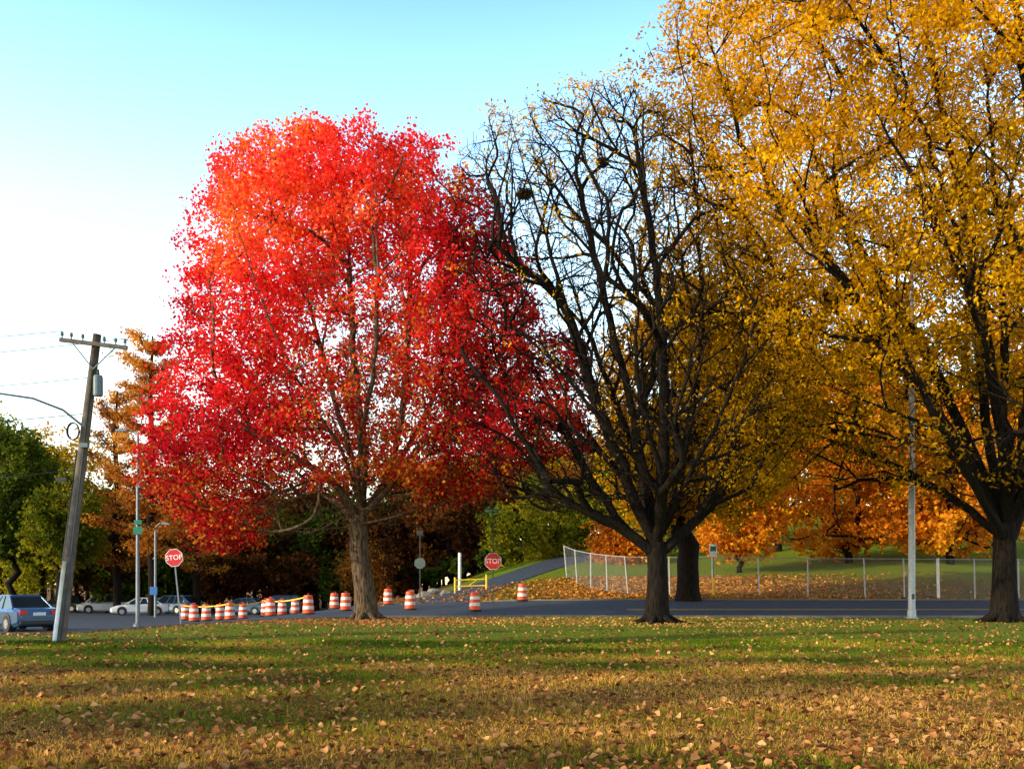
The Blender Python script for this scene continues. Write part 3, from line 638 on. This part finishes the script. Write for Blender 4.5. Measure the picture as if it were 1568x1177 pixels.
wire((lx*.86,0,hh*.86),(lx-34,2,hh*.93),.9,.010); wire((xa,0,za+.4),(xa-34,2,za+1.4),1.0,.012); wire((lx*.56,0,hh*.56),(-34,2,hh*.6),1.0,.014)
mb.build('overhead_wires',[black],parent=e)
X=gx(697,70); z0=h1(X,70); mb=MB(); Lg=48*70/F
for x in (0,Lg): mb.tube((x,0,-.2),(x,0,1.15 if x==0 else 1.35),.08,.08,0,10)
for z in (.5,.95): mb.tube((0,0,z),(Lg,0,z+.08),.045,.045,0,8)
mb.tube((Lg*.4,0,.5),(Lg*.7,0,1.0),.03,.03,0,6); mb.build('yellow_gate',[yellow],(X,70,z0))
X=gx(704,74); z0=h1(X,74); mb=MB(); t=gz(846,74)-z0; mb.lathe([(.14,0),(.14,.05),(.12,.08),(.12,t-.05),(.09,t),(0,t)],(0,0,0),0,14); mb.build('white_post',[whitep],(X,74,z0))
for b_,d_,s_ in ((652,72,.42),(668,73,.5),(684,72,.3),(640,73,.28)):
    X=gx(b_,d_); bm=bmesh.new(); bmesh.ops.create_icosphere(bm,subdivisions=3,radius=1); r=np.random.default_rng(int(b_)); ph=r.uniform(0,6,6)
    for v in bm.verts:
        c=v.co; k=1+.18*math.sin(3*c.x+ph[0])+.15*math.sin(4*c.y+ph[1])+.12*math.sin(5*c.z+ph[2]); v.co=Vector((c.x*k*s_*1.3,c.y*k*s_,c.z*k*s_*.7))
    me=bpy.data.meshes.new('boulder'); bm.to_mesh(me); bm.free(); me.materials.append(tan); ob=bpy.data.objects.new('boulder',me); scene.collection.objects.link(ob); ob.location=(X,d_,h1(X,d_)+.15*s_)
m,nt=newmat('chain_link'); o=N(nt,'ShaderNodeOutputMaterial'); uv=N(nt,'ShaderNodeUVMap'); sp=N(nt,'ShaderNodeSeparateXYZ'); nt.links.new(uv.outputs[0],sp.inputs[0])
def mt(op,a,b):
    q_=N(nt,'ShaderNodeMath',operation=op)
    for i,v in enumerate((a,b)):
        if isinstance(v,(int,float)): q_.inputs[i].default_value=v
        else: nt.links.new(v,q_.inputs[i])
    return q_.outputs[0]
a_=mt('LESS_THAN',mt('FRACT',mt('MULTIPLY',mt('ADD',sp.outputs[0],sp.outputs[1]),12.0),0),.06); b_=mt('LESS_THAN',mt('FRACT',mt('MULTIPLY',mt('SUBTRACT',sp.outputs[0],sp.outputs[1]),12.0),0),.06)
w_=mt('MAXIMUM',a_,b_); tr=N(nt,'ShaderNodeBsdfTransparent'); df=N(nt,'ShaderNodeBsdfPrincipled'); df.inputs['Base Color'].default_value=(.3,.31,.32,1); df.inputs['Roughness'].default_value=.5
mx=N(nt,'ShaderNodeMixShader'); nt.links.new(w_,mx.inputs[0]); nt.links.new(tr.outputs[0],mx.inputs[1]); nt.links.new(df.outputs[0],mx.inputs[2]); nt.links.new(mx.outputs[0],o.inputs['Surface'])
chain=m
fp=[(868,74),(884,68),(905,64),(930,62),(962,60.5),(1026,60),(1092,60),(1163,59.6),(1237,59.2),(1325,58.8),(1385,58.6),(1437,58.4),(1493,58.2),(1560,58),(1630,58),(1700,58),(1770,58),(1840,58)]
e=empty('chain_link_fence',(0,0,0)); mb=MB(); tops=[];rng=np.random.default_rng(3)
for i,(b_,d_) in enumerate(fp):
    X=gx(b_,d_); z0=h1(X,d_); hgt=2.3; thick=.09 if i==11 else .045; lean=rng.uniform(-.12,.02)*(1 if i<5 else .5)
    mb.tube((X,d_,z0-.1),(X+lean*2,d_,z0+hgt+.05),thick,thick,0 if i!=11 else 1,8); tops.append((X,d_,z0,hgt,lean*2))
for a1,b1 in zip(tops,tops[1:]): mb.tube((a1[0]+a1[4],a1[1]-.03,a1[2]+a1[3]),(b1[0]+b1[4],b1[1]-.03,b1[2]+b1[3]),.025,.025,0,6)
mb.build('posts_and_rail',[paint('fence_steel',(.38,.38,.37),.5,.2),whitep],parent=e)
V=[];Fc=[];UV=[];u=0
for a1,b1 in zip(tops,tops[1:]):
    L=math.hypot(b1[0]-a1[0],b1[1]-a1[1]); k=len(V)
    V+=[(a1[0],a1[1],a1[2]),(b1[0],b1[1],b1[2]),(b1[0]+b1[4],b1[1],b1[2]+b1[3]),(a1[0]+a1[4],a1[1],a1[2]+a1[3])]; Fc.append((k,k+1,k+2,k+3)); UV+=[(u,0),(u+L,0),(u+L,2.3),(u,2.3)]; u+=L
me=bpy.data.meshes.new('wire_mesh'); me.from_pydata(V,[],Fc); l=me.uv_layers.new(name='UVMap')
for i,c in enumerate(UV): l.data[i].uv=c
me.materials.append(chain); ob=bpy.data.objects.new('wire_mesh',me); scene.collection.objects.link(ob); ob.parent=e
for b_,e_,s_ in ((803,285,.32),(926,236,.26)):
    r=np.random.default_rng(int(b_)); c=r.normal(size=(700,3)); c=unit(c)*r.uniform(.4,1,(700,1))*s_*np.array([1,1,.8])
    ob=leaves('bird_nest',c,.16,.05,pick([(0.03,0.02,0.012),(0.08,0.05,0.03)],r.uniform(size=700),r),DRY,r); ob.location=(gx(b_,40.6),41.4,gz(e_,40.6))
# ================================================================ CARS
tyre=paint('tyre',(0.015,0.015,0.016),.85); alloy=paint('alloy',(0.4,0.4,0.42),.3,.8); tail=paint('tail_light',(0.5,0.01,0.01),.2); head=paint('head_light',(0.7,0.7,0.72),.1); dark=paint('dark_trim',(0.02,0.02,0.022),.6)
def car(name,X,Y,rz,col,kind='sedan'):
    z0=h1(X,Y)+.03; e=empty(name,(X,Y,z0)); e.rotation_euler=(0,0,rz); bodym=paint('car_paint',col,.22,.3,.03,2)
    if kind=='sedan':
        st=[(-2.32,.42,.70,.72),(-2.25,.28,.93,.84),(-1.9,.2,.98,.89),(-1.3,.2,.98,.91),(0,.2,.95,.92),(1.0,.2,.93,.91),(1.7,.2,.84,.88),(2.15,.24,.72,.8),(2.32,.32,.56,.66)]
        cb=(-1.75,1.15); cr=(-1.0,.25); zr=1.43; zb=.93
    elif kind=='van':
        st=[(-2.4,.42,.95,.82),(-2.35,.28,1.12,.93),(-1.9,.22,1.14,.96),(0,.22,1.12,.97),(1.3,.22,1.08,.96),(1.9,.22,1.0,.93),(2.3,.28,.86,.86),(2.42,.4,.66,.7)]
        cb=(-2.33,1.55); cr=(-2.2,.75); zr=1.85; zb=1.08
    else:
        st=[(-2.25,.45,.9,.8),(-2.2,.32,1.05,.9),(-1.8,.27,1.08,.93),(0,.27,1.06,.94),(1.1,.27,1.05,.93),(1.8,.27,1.0,.9),(2.15,.32,.9,.84),(2.28,.42,.7,.7)]
        cb=(-2.15,1.05); cr=(-1.85,.35); zr=1.68; zb=1.03
    mb=MB(); vs=[];fs=[];k=8
    for x,b,t,w in st:
        vs+=[(x,-w*.9,b),(x,-w,b+.14),(x,-w,t-.16),(x,-w*.86,t),(x,w*.86,t),(x,w,t-.16),(x,w,b+.14),(x,w*.9,b)]
    for i in range(len(st)-1):
        for j in range(k): fs.append((i*k+j,i*k+(j+1)%k,(i+1)*k+(j+1)%k,(i+1)*k+j))
    fs+=[tuple(reversed(range(k))),tuple((len(st)-1)*k+j for j in range(k))]; mb.add(vs,fs,0)
    wb=.80 if kind=='sedan' else .86; wr=wb*.76
    B=[(cb[0],-wb,zb),(cb[1],-wb,zb),(cb[1],wb,zb),(cb[0],wb,zb)]; R=[(cr[0],-wr,zr),(cr[1],-wr,zr),(cr[1],wr,zr),(cr[0],wr,zr)]
    mb.add(B+R,[(0,1,5,4),(1,2,6,5),(2,3,7,6),(3,0,4,7)],1)
    mb.add([(cr[0]-.06,-wr-.02,zr-.03),(cr[1]+.06,-wr-.02,zr-.03),(cr[1]+.06,wr+.02,zr-.03),(cr[0]-.06,wr+.02,zr-.03),(cr[0]+.1,-wr*.85,zr+.05),(cr[1]-.1,-wr*.85,zr+.05),(cr[1]-.1,wr*.85,zr+.05),(cr[0]+.1,wr*.85,zr+.05)],[(0,1,5,4),(1,2,6,5),(2,3,7,6),(3,0,4,7),(4,5,6,7),(3,2,1,0)],0)
    for a,b in zip(B,R): mb.tube(a,b,.045,.035,0,6)
    for s in (-1,1):
        for f in ((.36,.62) if kind!='van' else (.3,.62,.8)):
            mb.tube((cb[0]*(1-f)+cb[1]*f,s*(wb+.0),zb),(cr[0]*(1-f)+cr[1]*f,s*(wr+.0),zr),.035,.03,0,6)
        mb.box((cb[1]-.3,s*(wb+.18),zb+.06),(.12,.2,.13),0)
        for f in (.36,.62): mb.box((cb[0]*(1-f)+cb[1]*f,s*(st[3][3]+.003),.62),(.012,.008,.6),2)
    mb.build('body',[bodym,glassy,dark],parent=e,smooth=False,bevel=.02)
    mb=MB(); rw=.33 if kind=='sedan' else .37; wx=1.38
    hw=st[3][3]
    for x in (-wx,wx):
        for s in (-1,1):
            mb.tube((x,s*(hw-.28),rw+.05),(x,s*(hw+.012),rw+.05),rw+.06,rw+.06,2,20)
            mb.tube((x,s*(hw-.22),rw),(x,s*(hw+.02),rw),rw,rw,0,22); mb.tube((x,s*(hw+.01),rw),(x,s*(hw+.03),rw),rw*.62,rw*.58,1,14)
            for q in range(5):
                a=q*2*math.pi/5; mb.box((x+rw*.4*math.cos(a),s*(hw+.032),rw+rw*.4*math.sin(a)),(rw*.1,.01,rw*.1),2)
    mb.build('wheels',[tyre,alloy,dark],parent=e)
    mb=MB(); zt=st[1][2]
    for s in (-1,1):
        mb.box((st[0][0]+.02,s*.62,zt-.14),(.14,.3,.18 if kind=='sedan' else .3),0); mb.box((st[-1][0]-.1,s*.58,.62 if kind=='sedan' else .78),(.16,.3,.14),1)
    mb.box((st[0][0]-.01,0,zt-.2),(.03,.5,.13),1); mb.box((st[0][0]+.03,0,.4),(.14,1.5,.14),2); mb.box((st[-1][0]-.02,0,.42),(.1,1.2,.14),2)
    mb.build('lights_and_bumpers',[tail,head,dark],parent=e,bevel=.01)
    return e
car('blue_sedan_car',gx(24,41.5),41.5,math.radians(180-42),(0.035,0.09,0.19))
car('white_van',gx(158,98),98,math.radians(205),(0.55,0.57,0.6),'van')
car('white_sedan_car',gx(214,84),84,math.radians(200),(0.65,0.66,0.68))
car('blue_suv_car',gx(262,92),92,math.radians(160),(0.12,0.25,0.42),'suv')
car('silver_sedan_car',gx(243,97),97,math.radians(190),(0.35,0.4,0.46))
car('dark_pickup_car',gx(100,104),103,math.radians(185),(0.03,0.04,0.06),'suv')
car('blue_sedan_car',gx(372,88),88,math.radians(175),(0.07,0.13,0.22))
car('dark_suv_car',gx(425,90),90,math.radians(184),(0.04,0.06,0.09),'suv')
# ================================================================ LIGHT, SKY, CAMERA
sx,sy=-.912,-.41; el=math.radians(19)
sv=Vector((sx*math.cos(el),sy*math.cos(el),math.sin(el))).normalized()
L=bpy.data.lights.new('sun','SUN'); L.energy=5.0; L.angle=math.radians(.5); L.color=(1.0,.91,.64)
so=bpy.data.objects.new('sun',L); scene.collection.objects.link(so); so.rotation_euler=sv.to_track_quat('Z','Y').to_euler(); so.location=(-40,-20,40)
w=bpy.data.worlds.new('World'); scene.world=w; w.use_nodes=True; nt=w.node_tree; nt.nodes.clear()
sk=nt.nodes.new('ShaderNodeTexSky'); sk.sky_type='NISHITA'; sk.sun_disc=False; sk.sun_elevation=el; sk.sun_rotation=math.atan2(sx,sy); sk.dust_density=.4; sk.ozone_density=1.0; sk.air_density=1.0
# sky brightened as haze towards the horizon, darkened overhead to cut ambient light
tc=nt.nodes.new('ShaderNodeTexCoord'); sp=nt.nodes.new('ShaderNodeSeparateXYZ'); nt.links.new(tc.outputs['Generated'],sp.inputs[0])
cr=nt.nodes.new('ShaderNodeValToRGB'); nt.links.new(sp.outputs[2],cr.inputs[0]); el_=cr.color_ramp.elements
el_[0].position=0.0; el_[0].color=(.48,.41,.36,1); el_[1].position=1.0; el_[1].color=(.035,.038,.04,1)
for ps,cc in ((.10,(.56,.48,.41,1)),(.22,(.74,.68,.56,1)),(.34,(.74,.74,.66,1)),(.46,(.54,.68,.72,1)),(.54,(.34,.50,.60,1)),(.66,(.05,.065,.07,1))):
    q=el_.new(ps); q.color=cc
vm=nt.nodes.new('ShaderNodeVectorMath'); vm.operation='MULTIPLY'; nt.links.new(sk.outputs[0],vm.inputs[0]); nt.links.new(cr.outputs[0],vm.inputs[1])
v2=nt.nodes.new('ShaderNodeVectorMath'); v2.operation='SCALE'; v2.inputs['Scale'].default_value=6.0; nt.links.new(vm.outputs[0],v2.inputs[0])
bg=nt.nodes.new('ShaderNodeBackground'); bg.inputs['Strength'].default_value=.15; wo=nt.nodes.new('ShaderNodeOutputWorld')
nt.links.new(v2.outputs[0],bg.inputs[0]); nt.links.new(bg.outputs[0],wo.inputs[0])
cam=bpy.data.cameras.new('camera'); cam.lens=35; cam.sensor_width=36; cam.shift_y=304.5/1568; cam.clip_end=5000; cam.clip_start=.1
co=bpy.data.objects.new('camera',cam); scene.collection.objects.link(co); co.location=(0,0,CH); co.rotation_euler=(math.pi/2,0,0); scene.camera=co
scene.view_settings.view_transform='Standard'; scene.view_settings.look='None'; scene.view_settings.exposure=0
print('built',round(time.time()-T0,1))
